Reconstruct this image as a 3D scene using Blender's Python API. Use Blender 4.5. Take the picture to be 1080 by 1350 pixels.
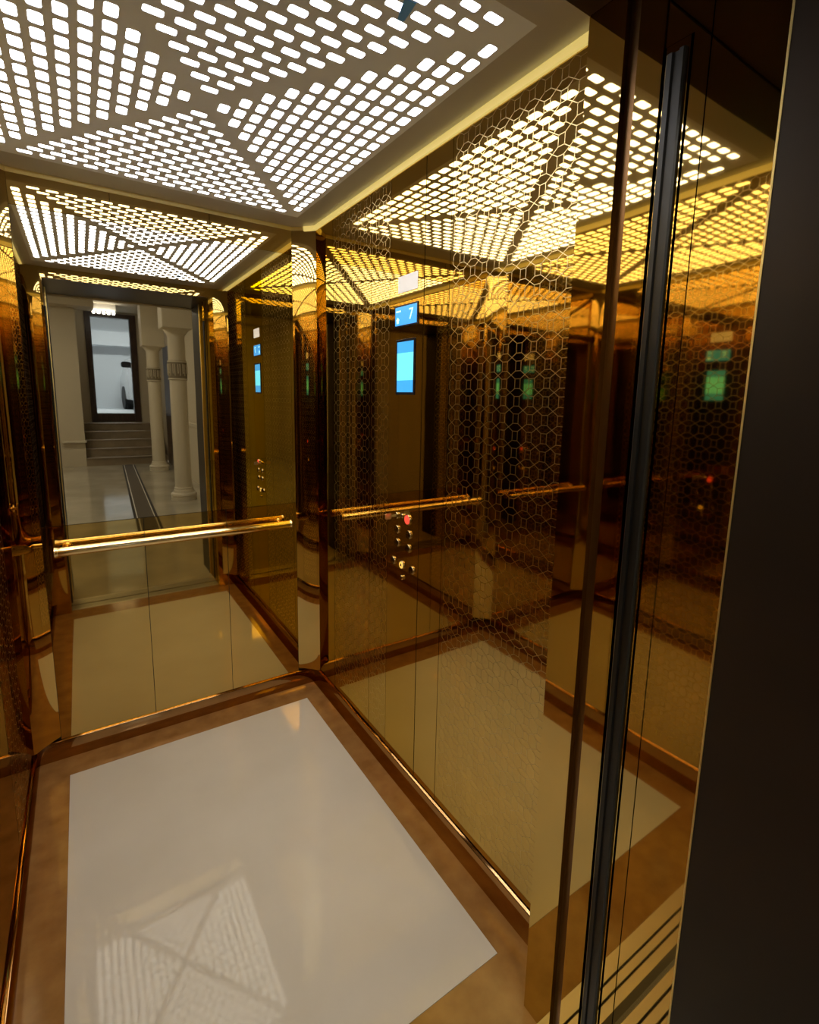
import bpy, bmesh, math, random
from mathutils import Vector, Matrix
random.seed(4)
for o in list(bpy.data.objects): bpy.data.objects.remove(o)
C = bpy.context.scene.collection
SC = bpy.context.scene
PI = math.pi

# ------------------------------------------------------------------ camera
F, PX, PY, CH = 658.65, 7.957, -43.82, 1.5251
YAW, PITCH, ROLL = map(math.radians, (-33.7696, -9.0421, 1.206))
fw = Vector((-math.sin(YAW)*math.cos(PITCH), math.cos(YAW)*math.cos(PITCH), math.sin(PITCH)))
rt = fw.cross(Vector((0, 0, 1))).normalized(); up = rt.cross(fw)
rt2 = rt*math.cos(ROLL)+up*math.sin(ROLL); up2 = -rt*math.sin(ROLL)+up*math.cos(ROLL)
cd = bpy.data.cameras.new('camera'); cam = bpy.data.objects.new('camera', cd); C.objects.link(cam)
cam.matrix_world = Matrix(((rt2.x, up2.x, -fw.x, 0), (rt2.y, up2.y, -fw.y, 0), (rt2.z, up2.z, -fw.z, CH), (0, 0, 0, 1)))
cd.sensor_fit = 'HORIZONTAL'; cd.sensor_width = 36; cd.lens = F/1080*36
cd.shift_x = -PX/1080; cd.shift_y = PY/1080
cd.clip_start = .01
SC.camera = cam

# ------------------------------------------------------------------ world, exposure, lights
W = bpy.data.worlds.new('world'); SC.world = W; W.use_nodes = True
W.node_tree.nodes['Background'].inputs[0].default_value = (1, .82, .6, 1)
W.node_tree.nodes['Background'].inputs[1].default_value = .12
SC.view_settings.view_transform = 'Standard'; SC.view_settings.look = 'None'
SC.view_settings.gamma = 1; SC.view_settings.use_curve_mapping = False
SC.view_settings.exposure = 0.0
LENS_E = 10.0        # car ceiling light openings
LOBBY_E = 24.0        # recessed lobby lights
GARAGE_E = 34.0
try:
    SC.cycles.max_bounces = 14; SC.cycles.glossy_bounces = 12; SC.cycles.diffuse_bounces = 4
except Exception: pass

# ------------------------------------------------------------------ materials
def mat(name, base, rough=.5, metal=0., emit=None, es=0., coat=0., spec=None):
    m = bpy.data.materials.new(name); m.use_nodes = True
    b = m.node_tree.nodes['Principled BSDF']
    b.inputs['Base Color'].default_value = (*base, 1); b.inputs['Roughness'].default_value = rough
    b.inputs['Metallic'].default_value = metal; b.inputs['Coat Weight'].default_value = coat
    if metal > .9 and base[2] < .6*base[0]: b.inputs['Specular Tint'].default_value = (*[min(1, c*1.02) for c in base], 1)
    if spec is not None: b.inputs['Specular IOR Level'].default_value = spec
    if emit:
        b.inputs['Emission Color'].default_value = (*emit, 1); b.inputs['Emission Strength'].default_value = es
    return m
def nd(m, t, **k):
    n = m.node_tree.nodes.new(t)
    for a, v in k.items(): setattr(n, a, v)
    return n
def coords(m, scale=(1, 1, 1)):
    tc = nd(m, 'ShaderNodeTexCoord'); mp = nd(m, 'ShaderNodeMapping'); mp.inputs['Scale'].default_value = scale
    m.node_tree.links.new(tc.outputs['Object'], mp.inputs[0]); return mp.outputs[0]
def wavy(m, dist, scale, stretch=(1, 1, 1), det=1.0):
    L = m.node_tree.links; c = coords(m, stretch)
    n = nd(m, 'ShaderNodeTexNoise'); n.inputs['Scale'].default_value = scale; n.inputs['Detail'].default_value = det
    L.new(c, n.inputs['Vector']); b = nd(m, 'ShaderNodeBump'); b.inputs['Distance'].default_value = dist; b.inputs['Strength'].default_value = 1
    L.new(n.outputs['Fac'], b.inputs['Height']); L.new(b.outputs[0], m.node_tree.nodes['Principled BSDF'].inputs['Normal']); return m
def speckle(m, c1, c2, scale, stretch=(1, 1, 1), lo=.4, hi=.65, det=6):
    L = m.node_tree.links; c = coords(m, stretch)
    n = nd(m, 'ShaderNodeTexNoise'); n.inputs['Scale'].default_value = scale; n.inputs['Detail'].default_value = det
    L.new(c, n.inputs['Vector']); r = nd(m, 'ShaderNodeValToRGB')
    r.color_ramp.elements[0].color = (*c1, 1); r.color_ramp.elements[1].color = (*c2, 1)
    r.color_ramp.elements[0].position = lo; r.color_ramp.elements[1].position = hi
    L.new(n.outputs['Fac'], r.inputs[0]); L.new(r.outputs[0], m.node_tree.nodes['Principled BSDF'].inputs['Base Color']); return m
GOLD = (.605, .44, .165)
M_gold = wavy(mat('gold_mirror', GOLD, .025, 1), .0009, 2.6, (1, 1, .55))
M_gold_etch = wavy(mat('gold_mirror_etched_panel', GOLD, .03, 1), .0008, 2.6, (1, 1, .55))
M_post = wavy(mat('gold_corner_mirror', GOLD, .03, 1), .0007, 4, (1, 1, .3))
M_jamb = wavy(mat('gold_reveal_mirror', (.605, .44, .165), .03, 1), .0022, 2.4, (1, 1, .8))
M_etch = mat('etched_line', (.66, .52, .25), .28, 1)
M_silver = wavy(mat('silver_mirror', (.76, .715, .60), .012, 1), .00025, 2.0, (1, 1, .6))
M_cop = wavy(mat('control_plate_gold', (.60, .42, .145), .035, 1), .0003, 3)
M_trim_glow = mat('trim_added_glow', (.5, .38, .12), .4, 0, (1, .76, .22), .60)  # emission stands in for the bright band on the gold trim; not a lamp
M_head = mat('header_soffit', (.055, .035, .022), .3, .6)
M_trim = mat('brushed_gold', (.95, .80, .36), .42, 1)
M_skirt = mat('skirting_gold', (.42, .24, .10), .06, 1)
M_rail = mat('polished_gold_rail', (.80, .61, .31), .09, 1)
M_dark = mat('shadow_gap', (.02, .012, .006), .6)
M_ceil = mat('ceiling_steel', (.56, .55, .57), .40, .5)
M_plate = mat('perforated_steel', (.76, .80, .93), .5, .0)
M_lens = mat('light_lens', (.9, .9, .9), .4, 0, (1, .975, .965), LENS_E)
M_white = speckle(mat('white_marble', (.7, .68, .62), .045, spec=.25), (.64, .60, .52), (.68, .64, .56), 2.6, det=5)
M_granite = speckle(mat('brown_granite', (.4, .2, .06), .12), (.26, .125, .036), (.37, .19, .06), 14, (1, 1, 1), .3, .72, 10)
M_rubber = mat('black_rubber', (.007, .007, .007), .38)
M_channel = mat('brown_channel', (.16, .085, .035), .3, .9)
M_sill = mat('sill_aluminium', (.55, .52, .46), .42, .8)
M_frame = speckle(mat('dark_brown_frame', (.03, .016, .009), .45), (.013, .0065, .0035), (.022, .011, .006), 3)
M_blue = mat('blue_screen', (.02, .1, .3), .2, 0, (.06, .42, 1.), 1.05)
M_blue2 = mat('blue_screen_band', (.02, .1, .3), .2, 0, (.06, .45, .95), 1.0)
M_cyan = mat('cyan_screen', (.02, .2, .3), .2, 0, (.17, .82, 1.), 1.3)
M_glyph = mat('screen_glyph', (.3, .6, .7), .3, 0, (.45, .95, 1.), 1.3)
M_black = mat('black_bezel', (.01, .012, .02), .15)
M_paper = mat('white_sticker', (.85, .82, .78), .6)
M_red = mat('red_lens', (.6, .03, .02), .2, 0, (1, .09, .05), .95)
M_yel = mat('amber_lens', (.8, .5, .1), .2, 0, (1, .62, .12), .9)
M_btn = mat('button_steel', (.22, .15, .08), .10, 1)
M_ring = mat('button_ring', (.55, .43, .24), .10, 1)
M_key = mat('brass_key', (.95, .88, .62), .3, 1)
M_lobby_wall = mat('lobby_plaster', (.62, .55, .42), .6)
M_lobby_floor = speckle(mat('lobby_marble', (.6, .55, .45), .10), (.40, .36, .27), (.50, .45, .35), 1.8)
M_stone = mat('column_stone', (.66, .60, .47), .5)
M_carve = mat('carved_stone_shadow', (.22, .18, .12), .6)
M_rug = mat('runner_pile', (.10, .08, .055), .95)
M_rug2 = mat('runner_border', (.035, .028, .02), .95)
M_wood = speckle(mat('dark_wood', (.05, .025, .015), .35), (.035, .016, .010), (.07, .034, .02), 6, (6, 6, .6))
M_stair = speckle(mat('stair_stone', (.3, .22, .14), .4), (.26, .20, .13), (.33, .26, .17), 4)
M_lob_l = mat('lobby_lamp', (.9, .9, .9), .4, 0, (1, .93, .78), LOBBY_E)
M_garage = mat('garage_paint', (.72, .76, .80), .7)
M_gar_l = mat('garage_lamp', (.9, .9, .9), .4, 0, (.80, .90, 1), GARAGE_E)
M_spot = mat('spot_lamp', (.9, .9, .9), .4, 0, (1, .98, .92), 14.)
M_carw = mat('white_car_paint', (.8, .82, .84), .15, coat=1)
M_tyre = mat('tyre_rubber', (.02, .02, .022), .6)
M_glass = mat('car_glass', (.03, .04, .05), .05)

# ------------------------------------------------------------------ helpers
class MB:
    def __init__(s): s.v = []; s.f = []
    def box(s, x0, x1, y0, y1, z0, z1):
        n = len(s.v); s.v += [(x, y, z) for x in (x0, x1) for y in (y0, y1) for z in (z0, z1)]
        s.f += [tuple(n+i for i in q) for q in ((0, 1, 3, 2), (4, 6, 7, 5), (0, 4, 5, 1), (2, 3, 7, 6), (0, 2, 6, 4), (1, 5, 7, 3))]; return s
    def prism(s, poly, a0, a1, axis='z'):
        n = len(s.v); k = len(poly)
        def p(u, v, w): return {'z': (u, v, w), 'y': (u, w, v), 'x': (w, u, v)}[axis]
        s.v += [p(u, v, a0) for u, v in poly]+[p(u, v, a1) for u, v in poly]
        s.f += [tuple(n+i for i in range(k))[::-1], tuple(n+k+i for i in range(k))]
        s.f += [(n+i, n+(i+1) % k, n+k+(i+1) % k, n+k+i) for i in range(k)]; return s
    def tube(s, pts, r, n=14, cap=True):
        base = len(s.v); pts = [Vector(p) for p in pts]; prev = None
        for i, p in enumerate(pts):
            d = (pts[min(i+1, len(pts)-1)]-pts[max(i-1, 0)]).normalized()
            a = d.cross(Vector((0, 0, 1)) if abs(d.z) < .9 else Vector((1, 0, 0))).normalized() if prev is None else (prev-d*prev.dot(d)).normalized()
            prev = a; b = d.cross(a); rr = r[i] if isinstance(r, (list, tuple)) else r
            s.v += [tuple(p+(a*math.cos(2*PI*k/n)+b*math.sin(2*PI*k/n))*rr) for k in range(n)]
        for i in range(len(pts)-1):
            for k in range(n):
                a = base+i*n+k; b_ = base+i*n+(k+1) % n; s.f.append((a, b_, b_+n, a+n))
        if cap:
            s.f.append(tuple(base+k for k in range(n))[::-1]); e = base+(len(pts)-1)*n; s.f.append(tuple(e+k for k in range(n)))
        return s
    def revolve(s, o, ax, prof, n=28):
        '''prof: (distance along the axis, radius)'''
        o = Vector(o); ax = Vector(ax).normalized(); a = ax.cross(Vector((0, 0, 1)) if abs(ax.z) < .9 else Vector((1, 0, 0))).normalized(); b = ax.cross(a); base = len(s.v)
        for t, r in prof: s.v += [tuple(o+ax*t+(a*math.cos(2*PI*k/n)+b*math.sin(2*PI*k/n))*r) for k in range(n)]
        for i in range(len(prof)-1):
            for k in range(n): p, q = base+i*n+k, base+i*n+(k+1) % n; s.f.append((p, q, q+n, p+n))
        s.f.append(tuple(base+k for k in range(n))[::-1]); e = base+(len(prof)-1)*n; s.f.append(tuple(e+k for k in range(n))); return s
    def build(s, name, m, parent=None, smooth=False, bevel=0., kind=None, label=None):
        me = bpy.data.meshes.new(name); me.from_pydata(s.v, [], s.f); me.validate()
        bm = bmesh.new(); bm.from_mesh(me); bmesh.ops.recalc_face_normals(bm, faces=bm.faces)
        if bevel: bmesh.ops.bevel(bm, geom=list(bm.edges), offset=bevel, segments=2, affect='EDGES', profile=.5)
        bm.to_mesh(me); bm.free(); me.materials.append(m)
        if smooth: me.shade_smooth()
        o = bpy.data.objects.new(name, me); C.objects.link(o)
        if smooth:
            try: me.set_sharp_from_angle(angle=math.radians(40))
            except Exception: pass
        if parent is not None: o.parent = parent
        if kind: o['kind'] = kind
        if label: o['label'] = label
        return o
def box(name, m, x0, x1, y0, y1, z0, z1, parent=None, bevel=0., **k): return MB().box(x0, x1, y0, y1, z0, z1).build(name, m, parent, bevel=bevel, **k)
def tag(o, label, cat, group=None, kind=None):
    o['label'] = label; o['category'] = cat
    if group: o['group'] = group
    if kind: o['kind'] = kind
    return o
def st(o, label, cat='wall'):
    o['kind'] = 'structure'; o['label'] = label; o['category'] = cat; return o
def empty(name, label, cat, group=None):
    o = bpy.data.objects.new(name, None); C.objects.link(o); o.empty_display_size = .05
    return tag(o, label, cat, group)
def rrect(w, h, r, n=4):
    P = []
    for cx, cy, a0 in ((w/2-r, h/2-r, 0), (-w/2+r, h/2-r, 90), (-w/2+r, -h/2+r, 180), (w/2-r, -h/2+r, 270)):
        for i in range(n+1):
            a = math.radians(a0+90*i/n); P.append((cx+r*math.cos(a), cy+r*math.sin(a)))
    return P
def text_mesh(name, txt, size, m, mw, parent, depth=.0006, spacing=1):
    c = bpy.data.curves.new(name, 'FONT'); c.body = txt; c.size = size; c.extrude = depth; c.align_x = 'CENTER'; c.align_y = 'CENTER'
    t = bpy.data.objects.new('tmp', c); C.objects.link(t); dg = bpy.context.evaluated_depsgraph_get(); dg.update()
    me = bpy.data.meshes.new_from_object(t.evaluated_get(dg)); bpy.data.objects.remove(t)
    me.name = name; me.materials.clear(); me.materials.append(m)
    o = bpy.data.objects.new(name, me); C.objects.link(o); o.parent = parent; o.matrix_world = mw; return o

# ------------------------------------------------------------------ dimensions of the car
XR, XL, YB, H = .957, -.248, 2.383, 2.30
XO, XOL, YF = .838, -.15, .704          # door opening sides, inner face of the front returns
R = .085                                 # corner radius
T = .004                                 # panel thickness

# ---- floor
fl = st(box('floor', M_granite, XL-.02, XR+.02, .66, YB+.02, -.06, -.004), 'elevator car floor carrying the brown granite border and white marble slab', 'floor')
WX0, WX1, WY0, WY1 = -.1386, .8664, .831, 2.254
g = .0008
def poly_slab(name, pts, m, parent, z0=-.004, z1=0.): return MB().prism(pts, z0, z1).build(name, m, parent)
poly_slab('marble_slab', [(WX0+g, WY0+g), (WX1-g, WY0+g), (WX1-g, WY1-g), (WX0+g, WY1-g)], M_white, fl)['label'] = 'large polished white marble slab in the middle of the elevator floor'
e = .01
A0, A1, B0, B1 = XL-e, XR+e, .66, YB+e
for pts in ([(A0, B1), (A1, B1), (WX1, WY1), (WX0, WY1)], [(A1, B1), (A1, B0), (WX1, WY0), (WX1, WY1)],
            [(A1, B0), (A0, B0), (WX0, WY0), (WX1, WY0)], [(A0, B0), (A0, B1), (WX0, WY1), (WX0, WY0)]):
    poly_slab('granite_strip', pts, M_granite, fl, -.004, -.0002)

# ---- walls (backing boxes) with panels
TOPZ = 2.284; SK = .10
wr = st(box('wall_right', M_dark, XR+T, XR+.05, .62, YB+.05, 0, 2.36), 'right elevator wall of gold mirror and etched panels')
wl = st(box('wall_left', M_dark, XL-.05, XL-T, .62, YB+.05, 0, 2.36), 'left elevator wall of gold mirror panels')
wb = st(box('wall_back', M_dark, XL-.004, XR+.004, YB+T, YB+.05, 0, 2.36), 'back elevator wall with wide silver mirror over gold panels')
def panel(wall, side, a0, a1, z0, z1, m, name='mirror_panel', gap=.0012):
    a0 += gap; a1 -= gap
    if side == 'r': return box(name, m, XR, XR+T, a0, a1, z0, z1, wall)
    if side == 'l': return box(name, m, XL-T, XL, a0, a1, z0, z1, wall)
    return box(name, m, a0, a1, YB, YB+T, z0, z1, wall)
def etching(wall, side, a0, a1, z0, z1, panel_obj):
    """raised matt lines: octagons overlapping their neighbours on a square grid"""
    p = .050; pv = .0455; qh, qv = .0155, .0102; w = .0008; mb = MB()
    k1 = max(1, round((a1-a0-.012)/p)); k2 = int((z1-z0-.02)/pv)
    oa = (a0+a1)/2-(k1-1)*p/2; oz = z1-.008
    def seg(u0, v0, u1, v1, h):
        du, dv = u1-u0, v1-v0; l = math.hypot(du, dv); nu, nv = -dv/l*w, du/l*w
        q = [(u0+nu, v0+nv), (u1+nu, v1+nv), (u1-nu, v1-nv), (u0-nu, v0-nv)]
        q = [(min(max(u, a0+.002), a1-.002), v) for u, v in q]
        x = XR-h if side == 'r' else XL+h; n = len(mb.v); mb.v += [(x, u, v) for u, v in q]; mb.f.append((n, n+1, n+2, n+3))
    for i in range(k1):
        for j in range(k2):
            u, v = oa+i*p, oz-j*pv; h = .0004
            seg(u-qh, v-qv, u+qh, v+qv, h); seg(u-qh, v+qv, u+qh, v-qv, h+.0001)
            for t in (-1, 1):
                seg(u+t*qh, v-qv, u+t*qh, v-pv+qv, h)
                if i < k1-1: seg(u+qh, v+t*qv, u+p-qh, v+t*qv, h)
    o = mb.build('etched_pattern', M_etch, panel_obj, kind='stuff'); o['label'] = 'etched lattice of overlapping octagons'
    return o
layout = [(.704, 1.268, 'e'), (1.268, 1.403, 'm'), (1.403, 1.618, 'c'), (1.618, 1.763, 'e'), (1.763, 2.11, 'e'), (2.11, YB-R, 'm')]
for a0, a1, k in layout:
    if k == 'c': continue
    o = panel(wr, 'r', a0, a1, SK, TOPZ, M_gold_etch if k == 'e' else M_gold, 'etched_panel' if k == 'e' else 'mirror_panel')
    if k == 'e': etching(wr, 'r', a0, a1, SK, TOPZ, o)
for a0, a1, k in [(.704, 1.268, 'e'), (1.268, 1.763, 'm'), (1.763, 2.11, 'e'), (2.11, YB-R, 'm')]:
    o = panel(wl, 'l', a0, a1, SK, TOPZ, M_gold_etch if k == 'e' else M_gold, 'etched_panel' if k == 'e' else 'mirror_panel')
    if k == 'e': etching(wl, 'l', a0, a1, SK, TOPZ, o)
BX0, BX1 = XL+R, XR-R
for a0, a1 in ((BX0, .192), (.192, .533), (.533, BX1)): panel(wb, 'b', a0, a1, SK-.02, .998, M_gold, 'gold_panel')
for a0, a1 in ((BX0, .149), (.149, .512), (.512, BX1)): panel(wb, 'b', a0, a1, 2.178, TOPZ, M_gold, 'gold_panel', .0008)
panel(wb, 'b', BX0, BX1, 1.0, 2.177, M_silver, 'silver_mirror')['label'] = 'wide clear silver mirror above the handrail'

# rounded corner posts, skirting and top trims that follow the rounding
R2 = .42
def arc(cx, cy, r, a0, a1, n=14):
    # shallower concave arc through the same two wall edges as a quarter circle of radius r
    q0 = math.floor(a0/90)*90 if a0 % 90 else (a0 if a1 > a0 else a0-90)
    am = math.radians(q0+45); hc = r/math.sqrt(2); ha = math.asin(hc/R2)
    ox, oy = cx+(hc-R2*math.cos(ha))*math.cos(am), cy+(hc-R2*math.cos(ha))*math.sin(am)
    f = lambda a: am+(a-q0-45)/45*ha
    return [(ox+R2*math.cos(f(a0+(a1-a0)*i/n)), oy+R2*math.sin(f(a0+(a1-a0)*i/n))) for i in range(n+1)]
def arc_round(cx, cy, r, a0, a1, n=14): return [(cx+r*math.cos(math.radians(a0+(a1-a0)*i/n)), cy+r*math.sin(math.radians(a0+(a1-a0)*i/n))) for i in range(n+1)]
corners = [('trim_1', XR-R, YB-R, 0, 90, (XR+.003, YB+.003), 'gold mirror rounded post in the back right corner'),
           ('trim_2', XL+R, YB-R, 90, 180, (XL-.003, YB+.003), 'gold mirror rounded post in the back left corner'),
           ('trim_3', XL+R, YF+R, 180, 270, (XL-.003, YF-.003), 'gold mirror rounded post in the front left corner'),
           ('trim_4', XR-R, YF+R, 270, 360, (XR+.003, YF-.003), 'gold mirror rounded post in the front right corner')]
for nm, cx, cy, a0, a1, out, lab in corners:
    st(MB().prism(arc(cx, cy, R, a0, a1)+[out], SK+.001, TOPZ).build(nm, M_post, smooth=True), lab, 'corner post')
def sweep(path, prof, closed=False):
    """prof: list of (inward offset, z); path: 2D points travelled anticlockwise (car interior on the left)"""
    mb = MB(); n = len(path); k = len(prof)
    for i, p in enumerate(path):
        a = Vector(path[(i-1) % n] if closed or i > 0 else path[0]); b = Vector(path[(i+1) % n] if closed or i < n-1 else path[-1])
        d = (b-a).normalized(); nn = Vector((-d.y, d.x))
        for o, z in prof: mb.v.append((p[0]+nn.x*o, p[1]+nn.y*o, z))
    for i in range(n if closed else n-1):
        for j in range(k):
            a = i*k+j; b = i*k+(j+1) % k; c = ((i+1) % n)*k+(j+1) % k; d_ = ((i+1) % n)*k+j; mb.f.append((a, b, c, d_))
    if not closed: mb.f += [tuple(range(k)), tuple((n-1)*k+j for j in range(k))[::-1]]
    return mb
def side_path(which):
    d = 22.5
    if which == 'right': return [(XR, YF)]+[(XR, YB-R)]+arc(XR-R, YB-R, R, 0, 45, 6)[1:]
    if which == 'back': return arc(XR-R, YB-R, R, 45, 90, 6)+arc(XL+R, YB-R, R, 90, 135, 6)
    if which == 'left': return arc(XL+R, YB-R, R, 135, 180, 6)+[(XL, YF)]
sk_prof = [(-.002, 0), (.006, 0), (.006, .094), (.0045, .098), (.0075, .0985), (.0085, .100), (.0075, .1015), (.004, .1025), (-.002, .1055)]
for sd in ('right', 'back', 'left'):
    zt = 1.0 if sd != 'back' else .84
    cpath = {'right': [(XR, YF), (XR, YB)], 'back': [(XR, YB), (XL, YB)], 'left': [(XL, YB), (XL, YF)]}[sd]
    st(sweep(cpath, [(o, z*zt) for o, z in sk_prof]).build('baseboard_'+sd, M_skirt, smooth=True), 'polished brown-gold skirting with a thin bead along the foot of the %s elevator wall' % sd, 'baseboard')
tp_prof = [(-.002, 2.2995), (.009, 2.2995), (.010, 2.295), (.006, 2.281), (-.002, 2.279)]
for sd in ('right', 'left'):  # side wall trims, brightened by emission put into their material
    tag(sweep(side_path(sd), tp_prof).build('glow_trim', M_trim_glow), 'thin golden trim with an added glow where the %s elevator wall meets the ceiling' % sd, 'light strip', 'gold trims with an added glow along the tops of the side walls')
st(sweep(side_path('back'), [(-.002, 2.2995), (.005, 2.2995), (.005, 2.294), (.002, 2.284), (-.002, 2.284)]).build('trim_5', M_trim), 'thin brushed gold trim along the top of the back elevator wall', 'trim')

# ---- ceiling and perforated light plate
PX0, PX1, PY0, PY1 = -.185, .85, .85, 2.245
mb = MB().box(XL-.05, XR+.05, .61, PY0, H, H+.04).box(XL-.05, XR+.05, PY1, YB+.05, H, H+.04).box(XL-.05, PX0, PY0, PY1, H, H+.04).box(PX1, XR+.05, PY0, PY1, H, H+.04)
st(mb.build('ceiling', M_ceil), 'dull steel elevator ceiling framing the perforated light plate', 'ceiling')
cl = empty('ceiling_light', 'perforated steel ceiling light with four triangles of glowing rounded slots', 'ceiling light')
CXC, CYC = .334, 1.559
spots = []
for k in range(11):
    for j in range(-k, k+1):
        y = CYC+j*.0590
        spots.append((CXC+.050+.0434*k, y, 0)); spots.append((CXC-.050-.0437*k, y, 0))
for r in range(15):
    for i in range(r+1):
        x = CXC+(i-r/2)*.0612
        spots.append((x, 1.628+.0412*r, 1)); spots.append((x, 1.490-.0430*r, 1))
SZ = [(.0265, .0425, .0065), (.0400, .0228, .0058)]
cv = bpy.data.curves.new('plate_curve', 'CURVE'); cv.dimensions = '2D'; cv.fill_mode = 'BOTH'; cv.extrude = .0012
def spl(pts):
    s = cv.splines.new('POLY'); s.points.add(len(pts)-1)
    for i, (x, y) in enumerate(pts): s.points[i].co = (x, y, 0, 1)
    s.use_cyclic_u = True
spl([(PX0, PY0), (PX1, PY0), (PX1, PY1), (PX0, PY1)])
for x, y, t in spots:
    w, h, r = SZ[t]; spl([(x+a, y+b) for a, b in rrect(w, h, r, 3)])
tmp = bpy.data.objects.new('tmp', cv); C.objects.link(tmp); dg = bpy.context.evaluated_depsgraph_get(); dg.update()
pm = bpy.data.meshes.new_from_object(tmp.evaluated_get(dg)); bpy.data.objects.remove(tmp)
pm.materials.clear(); pm.materials.append(M_plate); pm.name = 'perforated_plate'
po = bpy.data.objects.new('perforated_plate', pm); C.objects.link(po); po.location.z = H+.0012; po.parent = cl
box('light_housing', M_dark, PX0+.002, PX1-.002, PY0+.002, PY1-.002, H+.012, H+.03, cl)
def lens_mesh(t):
    w, h, r = SZ[t]; mb = MB().prism(rrect(w-.0004, h-.0004, r, 3), .0008, .004); return mb
lm = []
for t in (0, 1):
    o = lens_mesh(t).build('light_lens', M_lens, cl); lm.append(o.data); bpy.data.objects.remove(o)
def view_key(s):
    d = Vector((s[0], s[1], H-CH)); z = d.dot(fw)
    u = 540+PX+F*d.dot(rt2)/z; v = 675+PY-F*d.dot(up2)/z
    out = 0 if (-5 < u < 1085 and -5 < v < 1355) else 100
    return out+d.length
spots.sort(key=view_key)
for s in spots[:300]:
    o = bpy.data.objects.new('light_lens', lm[s[2]]); C.objects.link(o); o.location = (s[0], s[1], H); o.parent = cl
mb = MB()
for x, y, t in spots[300:]:
    w, h, r = SZ[t]; n0 = len(mb.v); mb.prism([(x+a, y+b) for a, b in rrect(w-.0004, h-.0004, r, 3)], H+.0008, H+.004)
mb.build('light_lens', M_lens, cl, kind='stuff')

M_patch = mat('patch_blue', (.10, .36, .90), .3)  # flat blue of the small patch on the ceiling plate
def ceil_pt(px, py):
    d = fw+rt2*((px-540-PX)/F)-up2*((py-675-PY)/F); t = (H-.0006-CH)/d.z; return (d.x*t, d.y*t)
tag(MB().prism([ceil_pt(*q) for q in ((534, -2), (549, 4), (541, 17), (533, 28), (524, 26), (529, 10))], H-.0009, H-.0002).build('blue_patch', M_patch), 'small irregular blue patch on the ceiling light plate', 'film')

# ---- handrail on the back wall
hr = empty('handrail', 'polished gold tube handrail across the back wall below the silver mirror', 'handrail')
ry, rz, rr = YB-.060, .908, .0185
MB().tube([(-.112, ry, rz), (.812, ry, rz)], rr, 28).build('rail', M_rail, hr, smooth=True)
for x, sgn in ((-.112, -1), (.812, 1)):
    c = MB().tube([(x, ry, rz), (x+sgn*.004, ry, rz), (x+sgn*.0065, ry, rz), (x+sgn*.012, ry, rz), (x+sgn*.0145, ry, rz)], [rr, rr, .0205, .0205, .013], 28).build('end_cap', M_rail, hr, smooth=True)
for x in (-.085, .785):
    b = MB().tube([(x, ry+.004, rz), (x, ry+.022, rz-.001), (x, ry+.042, rz), (x, YB-.0105, rz)], [.0085]*4, 16).build('bracket', M_rail, hr, smooth=True)
    MB().tube([(x, YB-.012, rz), (x, YB-.004, rz), (x, YB-.0005, rz)], [.018, .023, .023], 24).build('wall_flange', M_rail, b, smooth=True)

# ---- car operating panel
cp = empty('control_panel', 'tall gold elevator control panel with blue screens and round buttons on the right wall', 'control panel')
box('face_plate', M_cop, XR-.0005, XR+T, 1.403+.0022, 1.618-.001, SK, TOPZ, cp)
def wallbox(name, m, y0, y1, z0, z1, d0, d1, parent, bevel=0., **k): return box(name, m, XR-d1, XR-d0, y0, y1, z0, z1, parent, bevel, **k)
X0 = .0005
wallbox('warning_sticker', M_paper, 1.440, 1.563, 1.888, 1.943, X0, .0016, cp, label='blank white sticker')
f1 = wallbox('floor_display', M_black, 1.434, 1.582, 1.773, 1.847, X0, .003, cp, .0008, label='blue floor display')
wallbox('screen', M_blue, 1.440, 1.576, 1.779, 1.841, .003, .0036, f1)
RM = Matrix(((0, 0, -1, 0), (-1, 0, 0, 0), (0, 1, 0, 0), (0, 0, 0, 1)))      # text lying on the right wall, read from inside
def wtext(txt, y, z, size, m, parent, d=.0042, sx=1.):
    mw = Matrix.Translation((XR-d, y, z)) @ RM @ Matrix.Diagonal((sx, 1, 1, 1)); return text_mesh('numeral', txt, size, m, mw, parent, .0003)
wtext('7', 1.474, 1.810, .052, M_glyph, f1, sx=1.1)
wallbox('caption_bar', M_glyph, 1.540, 1.570, 1.824, 1.829, .0036, .0042, f1)
mb = MB().prism([(1.552, 1.786), (1.566, 1.786), (1.566, 1.797), (1.570, 1.797), (1.559, 1.807), (1.548, 1.797), (1.552, 1.797)], XR-.0042, XR-.0036, 'x')
mb.build('arrow_icon', M_glyph, f1)
f2 = wallbox('message_display', M_black, 1.447, 1.568, 1.540, 1.731, X0, .003, cp, .0008, label='tall cyan message display')
wallbox('screen', M_cyan, 1.456, 1.560, 1.590, 1.684, .003, .0036, f2)
wallbox('screen', M_blue2, 1.456, 1.560, 1.684, 1.722, .003, .0036, f2)
wallbox('screen', M_blue2, 1.456, 1.560, 1.549, 1.590, .003, .0036, f2)
def button(y, z, m, r=.0165, label=None, lit=False):
    b = MB().revolve((XR, y, z), (-1, 0, 0), [(X0, r), (.005, r), (.0065, r-.0012), (.0065, r-.0030), (.0035, r-.0034), (.0035, r-.006)], 28).build('call_button', M_ring, cp, smooth=True)
    MB().revolve((XR, y, z), (-1, 0, 0), [(.0036, r-.0040), (.0062, r-.0040), (.0072, r-.0055)], 28).build('button_cap', m, b, smooth=True)
    if label: b['label'] = label
    return b
button(1.472, 1.096, M_red, .0205, 'red lit button')
for y, z in ((1.544, 1.044), (1.543, .993), (1.463, 1.042), (1.466, .990), (1.569, .917), (1.440, .915)): button(y, z, M_btn)
by = button(1.507, .916, M_yel, .0165, 'amber lit alarm button')
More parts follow.
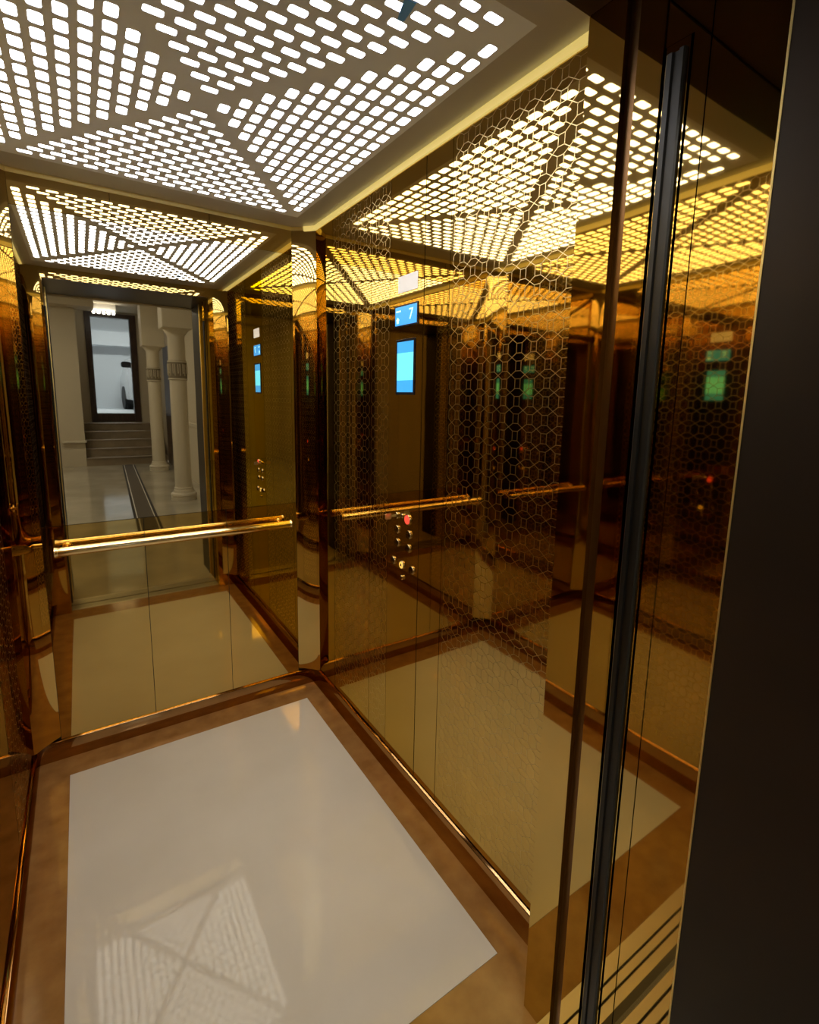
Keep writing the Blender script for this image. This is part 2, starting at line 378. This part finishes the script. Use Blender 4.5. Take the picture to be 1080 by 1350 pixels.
o = MB().prism([(1.507-.006, .9125), (1.507+.006, .9125), (1.507+.0045, .915), (1.507+.0035, .9205), (1.507, .9225), (1.507-.0035, .9205), (1.507-.0045, .915)], XR-.0078, XR-.0071, 'x').build('bell_symbol', M_black, by)
def lock(y, z, r=.010):
    k = MB().tube([(XR-X0, y, z), (XR-.006, y, z), (XR-.008, y, z)], [r, r, r-.002], 24).build('key_switch', M_ring, cp, smooth=True)
    box('key_slot', M_black, XR-.0084, XR-.0079, y-.0012, y+.0012, z-.004, z+.004, k); return k
lock(1.545, 1.097, .0125); lock(1.503, .869, .009); lock(1.507, 1.103, .0085)
ky = empty('key', 'small brass key left in the upper key switch of the control panel', 'key')
box('blade', M_key, XR-.030, XR-.0084, 1.5435, 1.5465, 1.093, 1.101, ky, .0005)
MB().prism(rrect(.026, .022, .006), 1.5435, 1.5465, 'y').build('bow', M_key, ky).location = (XR-.041, 0, 1.097)

# ---- front returns, header, sills, landing frame
def reveal(side):
    s = 1 if side == 'r' else -1; x = XO if side == 'r' else XOL
    def bx(name, m, d0, d1, y0, y1, z0, z1, parent=None, **k):
        a, b = sorted((x+s*d0, x+s*d1)); return box(name, m, a, b, y0, y1, z0, z1, parent, **k)
    return bx
for side, word in (('r', 'right'), ('l', 'left')):
    bx = reveal(side); ext = .108 if side == 'r' else .088
    w = st(bx('wall_front_'+word, M_jamb, 0, ext+.04, .624, YF, 0, 2.235), 'gold mirror front return column at the %s side of the elevator doorway' % word)
    bx('channel', M_channel, .014, .10, .596, .624, 0, 2.235, w)
    bx('door_post', M_jamb, 0, .10, .548, .596, .0, 2.2345, w)
    bx('slot_cover', M_jamb, .004, .12, .498, .547, 2.102, 2.2345, w)
    dn = 'door_1' if side == 'r' else 'door_2'
    d = st(bx(dn, M_jamb, .002, .42, .503, .543, .012, 2.10), 'gold car door leaf slid open into the %s side of the doorway' % word, 'door')
    s = 1 if side == 'r' else -1; x = XO if side == 'r' else XOL
    MB().prism([(x+s*.004, .507), (x-s*.002, .507), (x-s*.005, .510), (x-s*.005, .517), (x-s*.001, .519), (x-s*.001, .527), (x-s*.005, .529), (x-s*.005, .537), (x-s*.002, .540), (x+s*.004, .540)], .012, 2.085).build('rubber_edge', M_rubber, d)
    l = st(bx('trim_8' if side == 'r' else 'trim_9', M_jamb, 0, .12, .470, .497, 0, 2.2345), 'narrow gold mirror strip of the landing frame beside the %s door edge' % word, 'door frame')
    j = st(bx('wall_landing_'+word, M_jamb, 0, .12, .362, .468, 0, 2.2345), 'gold mirror landing reveal on the %s side of the doorway' % word)
    k = st(bx('door_3' if side == 'r' else 'door_4', M_frame, -.004, .14, .082, .358, 0, 2.2345), 'matt dark brown landing door frame post on the %s side nearest the camera' % word, 'door frame')
    bx('edge_strip', M_trim, -.005, .0, .358, .361, 0, 2.2345, k)
hd = st(box('wall_front_header', M_jamb, XL-.02, XR+.02, .60, YF, 2.2355, H), 'gold mirror header over the elevator doorway')
box('door_track_cover', M_head, XL-.02, XR+.02, .08, .598, 2.236, 2.30, hd)
box('header_soffit', M_head, XOL+.001, XO-.001, .600, YF-.0005, 2.2320, 2.2354, hd)
s1 = tag(box('door_sill', M_sill, XOL-.3, XO+.4, .572, .6595, -.05, -.006), 'brushed aluminium car sill with dark guide grooves at the elevator doorway', 'door sill')
s2 = tag(box('door_sill', M_sill, XOL-.3, XO+.4, .44, .545, -.05, -.006), 'brushed aluminium landing sill with dark guide grooves outside the running gap', 'door sill')
for s_, ys in ((s1, ((.572, .594), (.6, .618), (.624, .6595))), (s2, ((.44, .470), (.476, .492), (.498, .518), (.524, .545)))):
    for y0, y1 in ys: box('sill_rib', M_sill, XOL-.3, XO+.4, y0, y1, -.006, -.0005, s_)
    box('groove_bed', M_dark, XOL-.3, XO+.4, ys[0][0]+.001, ys[-1][1]-.001, -.0058, -.0050, s_)

# ------------------------------------------------------------------ the lobby behind the camera (seen in the mirrors)
def U(Y): return 2*YB-Y                 # depth in the mirror -> depth in the room
yS = U(12.4)
st(box('floor_lobby', M_lobby_floor, -2.2, 2.6, yS, .438, -.06, 0), 'polished beige marble floor of the lobby outside the elevator', 'floor')
lw = st(MB().box(-2.2, XOL-.002-.14, .06, .10, 0, 3.4).box(XO+.142, 2.6, .06, .10, 0, 3.4).box(-2.2, 2.6, .04, .08, 2.225, 3.4).build('wall_lobby_elevator', M_lobby_wall), 'beige lobby wall around the elevator doorway')
st(box('wall_lobby_left', M_lobby_wall, -2.25, -2.2, yS-.2, .1, 0, 3.4), 'beige plaster side wall of the lobby')
wf = st(box('wall_lobby_far', M_lobby_wall, -2.2, .03, yS-.3, yS, 0, 3.4), 'beige wall left of the lobby staircase')
box('wall_ledge', M_stone, -.35, .06, yS, yS+.10, .50, .54, wf)
st(box('wall_stair_left', M_lobby_wall, -.02, .03, U(14.19), yS-.3, 0, 3.4), 'beige wall along the left of the staircase')
st(box('ceiling_lobby', M_lobby_wall, -2.2, 2.6, U(14.4), .08, 3.4, 3.45), 'plain beige lobby ceiling', 'ceiling')
st(box('trim_10', M_lobby_wall, -2.2, .35, U(12.6), U(12.0), 3.18, 3.4), 'plaster ceiling downstand before the stair', 'beam')
wrr = st(box('wall_lobby_right', M_lobby_wall, 1.62, 1.70, U(14.3), .06, 0, 3.4), 'beige lobby wall behind the columns')
for a in (7.4, 8.35): box('pilaster', M_stone, 1.55, 1.62, U(a+.22), U(a), 0, 3.4, wrr)
box('dado_rail', M_stone, 1.585, 1.62, U(10.2), U(8.6), .98, 1.03, wrr)
d5 = st(box('door_5', M_wood, 1.57, 1.62, U(12.3), U(11.2), 0, 2.5), 'dark wooden side door between the two lobby columns', 'door')
box('door_panel', M_wood, 1.555, 1.57, U(12.2), U(11.3), .2, 1.1, d5); box('door_panel', M_wood, 1.555, 1.57, U(12.2), U(11.3), 1.25, 2.35, d5)
# stairs
sr = empty('staircase', 'broad brown stone steps rising from the lobby to the street door', 'stairs')
for i in range(5):
    sp = box('step', M_stair, .032, 1.553, U(14.155), U(12.4+.28*i), .166*i, .166*(i+1)-.025, sr)
    box('tread', M_stair, .032, 1.553, U(min(14.155, 12.4+.28*i+.34)), U(12.4+.28*i-.02), .166*(i+1)-.025, .166*(i+1), sp, bevel=.004)
# street door wall
zt = 1.03; DX0, DX1 = .325, 1.11; yD = U(14.2)
st(MB().box(-.02, DX0-.10, yD-.15, yD, 0, 3.4).box(DX1+.12, 1.62, yD-.15, yD, 0, 3.4).box(DX0-.10, DX1+.12, yD-.15, yD, 3.40-.02, 3.4).box(DX0-.1, DX1+.12, yD-.15, yD, 0, zt-.01).build('wall_lobby_street', M_lobby_wall), 'beige lobby wall around the street doorway at the top of the steps')
st(MB().box(DX0-.12, DX0, yD-.16, yD+.05, .83, 3.37).box(DX1, DX1+.14, yD-.16, yD+.05, .83, 3.37).box(DX0, DX1, yD-.16, yD+.05, 3.27, 3.37).box(DX0, DX1, yD-.16, yD+.02, .83, zt).build('door_6', M_wood), 'dark brown frame of the open street door at the top of the steps', 'door frame')
# columns
def lathe(mb, cx, cy, prof, n=28): return mb.revolve((cx, cy, 0), (0, 0, 1), prof, n)
def column(cx, cy, r, zb, label):
    t = empty('column', label, 'column', 'round stone columns in the lobby'); t.location = (cx, cy, 0)
    L = lambda prof, name, m, par=t: lathe(MB(), 0, 0, prof).build(name, m, par, smooth=True)
    L([(0, r*1.5), (.05, r*1.5), (.055, r*1.42), (.075, r*1.55), (.10, r*1.5), (.115, r*1.25), (.15, r*1.18), (.155, r*1.1), (.18, r*1.12), (.19, r)], 'base', M_stone)
    L([(.19, r), (zb, r*.97)], 'shaft', M_stone)
    bnd = L([(zb, r*.99), (zb, r*1.05), (zb+.27, r*1.05), (zb+.27, r*.99)], 'carved_band', M_carve)
    for z in (zb+.005, zb+.245): L([(z, r*1.05), (z+.002, r*1.1), (z+.02, r*1.1), (z+.022, r*1.05)], 'band_ring', M_stone, bnd)
    for k in range(12):      # meander teeth round the band
        a = 2*PI*k/12; w = .055
        def P(da, z, h): return (math.cos(a+da)*r*1.08, math.sin(a+da)*r*1.08, z)
        mb = MB(); mb.tube([P(-.12, zb+.06, 0), P(-.12, zb+.22, 0), P(.08, zb+.22, 0), P(.08, zb+.09, 0)], .0055, 6)
        mb.build('meander', M_stone, bnd)
    L([(zb+.27, r*.97), (2.30, r*.97), (2.34, r*1.02), (2.42, r*1.5)], 'neck', M_stone)
    s = r*1.66
    cpt = box('capital_block', M_stone, -s, s, -s, s, 2.42, 3.4, t, bevel=.01)
    for sg in (0, 1):
        an = sg*PI/2
        ring = MB().tube([(math.cos(q*PI/12)*.15, 0, math.sin(q*PI/12)*.15) for q in range(25)], .008, 8, False).build('medallion', M_stone, cpt)
        ring.matrix_world = Matrix.Translation((cx, cy, 2.66)) @ Matrix.Rotation(PI/2*sg, 4, 'Z') @ Matrix.Translation((0, s+.002 if sg == 0 else s+.002, 0))
        ln = MB()
        for q in range(5): ln.tube([(-.11+q*.05, 0, -.08+.01*q), (-.07+q*.03, 0, .03*((-1)**q)), (-.10+q*.055, 0, .09)], .006, 6)
        lo = ln.build('carving', M_carve, cpt); lo.matrix_world = ring.matrix_world.copy()
    return t
column(1.185, U(7.9), .115, 1.72, 'nearer round stone column with carved capital, right in the back wall mirror')
column(1.250, U(11.2), .118, 1.76, 'farther round stone column beside the steps, seen in the back wall mirror')
# runner
rn = empty('runner_rug', 'long dark patterned runner rug leading from the elevator to the steps', 'rug')
def run(w0, w1, m, z, name, par):
    def X(t, w): return (.60+.02*w)+.0*t
    y0, y1 = U(5.9), U(12.25)
    xa0, xb0, xa1, xb1 = .42, .69, .66, .89
    def q(s, y):
        t = (y-y0)/(y1-y0); a = xa0+(xa1-xa0)*t; b = xb0+(xb1-xb0)*t; return (a+(b-a)*s, y)
    return MB().prism([q(w0, y0), q(w1, y0), q(w1, y1), q(w0, y1)], z, z+.004).build(name, m, par)
run(0, 1, M_rug2, .001, 'rug_border', rn); run(.12, .88, M_stone, .002, 'rug_stripe', rn); run(.16, .84, M_rug, .003, 'rug_field', rn)
# lights
def lamp(name, x0, x1, y0, y1, z, m, label, grp):
    t = empty(name, label, 'light', grp)
    box('lamp_frame', M_paper, x0-.03, x1+.03, y0-.03, y1+.03, z+.004, z+.03, t); box('diffuser', m, x0, x1, y0, y1, z-.004, z+.004, t); return t
lamp('recessed_light', -1.0, -.4, -2.4, -1.8, 3.37, M_lob_l, 'square recessed ceiling light in the lobby nearest the elevator', 'lobby ceiling lights')
lamp('recessed_light', -1.0, -.4, -5.6, -5.0, 3.37, M_lob_l, 'square recessed ceiling light in the lobby nearer the steps', 'lobby ceiling lights')
lt = empty('spotlight_bar', 'small bright cluster of spotlights over the street door', 'light')
box('lamp_body', M_paper, .30, .78, U(13.05), U(12.95), 3.26, 3.40, lt)
for x in (.37, .46, .55, .64, .73): MB().tube([(x, U(12.94), 3.24), (x, U(12.90), 3.20)], .03, 12).build('bulb', M_spot, lt)
# garage
gz = 1.0
st(box('floor_garage', M_garage, -2.5, 4, U(22), yD-.16, gz-.1, gz), 'pale garage floor beyond the street door', 'floor')
gb = st(box('wall_garage', M_garage, -2.5, 4, U(20.2), U(20), gz, 4.4), 'pale blue-white garage wall beyond the street door')
st(box('trim_11', M_garage, -2.5, 4, U(20), U(19.5), 3.05, 3.5), 'pale concrete beam across the garage', 'beam')
st(box('ceiling_garage', M_garage, -2.5, 4, U(22), yD-.16, 4.4, 4.5), 'pale garage ceiling', 'ceiling')
lamp('strip_light', .0, 2.0, U(17.4), U(16.9), 4.3, M_gar_l, 'long cold strip light on the garage ceiling', None)
# white car
car = empty('car', 'white car with a black wing mirror parked beyond the street door', 'car'); cy = U(17.2)
prof = [(-2.2, .25), (-2.25, .7), (-2.0, .95), (-1.1, 1.05), (-.5, 1.45), (.9, 1.47), (1.6, 1.1), (2.1, .95), (2.2, .3)]
hull = MB()
n = 9
for xx, sc in ((0, .93), (.12, 1), (1.6, 1), (1.72, .93)):
    hull.v += [(xx+.0, p*sc, .3+(q-.3)*sc) for p, q in prof]
for i in range(3):
    for k in range(n): hull.f.append((i*n+k, i*n+(k+1) % n, (i+1)*n+(k+1) % n, (i+1)*n+k))
hull.f += [tuple(range(n))[::-1], tuple(3*n+k for k in range(n))]
b = hull.build('body', M_carw, car, bevel=.02, smooth=True)
MB().prism([(-.95, 1.02), (-.5, 1.38), (.85, 1.40), (1.4, 1.05)], -.01, .02, 'x').build('side_window', M_glass, car)
MB().prism([(-1.08, 1.06), (-.54, 1.44), (-.50, 1.40), (-1.0, 1.03)], .15, 1.57, 'x').build('windscreen', M_glass, car)
for yy in (-1.4, 1.4):
    for x in (.02, 1.55):
        w = MB().tube([(x-.04, yy, .33), (x+.18, yy, .33)], .33, 24).build('wheel', M_tyre, car, smooth=True)
        MB().tube([(x-.05, yy, .33), (x-.035, yy, .33)], .19, 20).build('hub_cap', M_sill, w, smooth=True)
mr = MB().tube([(1.74, -.85, 1.08), (1.84, -.88, 1.14)], .03, 8).build('mirror_arm', M_tyre, car)
MB().prism(rrect(.22, .15, .05), -.94, -.84, 'y').build('wing_mirror', M_tyre, car, bevel=.01).location = (1.93, 0, 1.18)
car.location = (3.25, cy-.6, gz); car.rotation_euler = (0, 0, math.radians(176)); car.scale = (1.12, 1.12, 1.12)
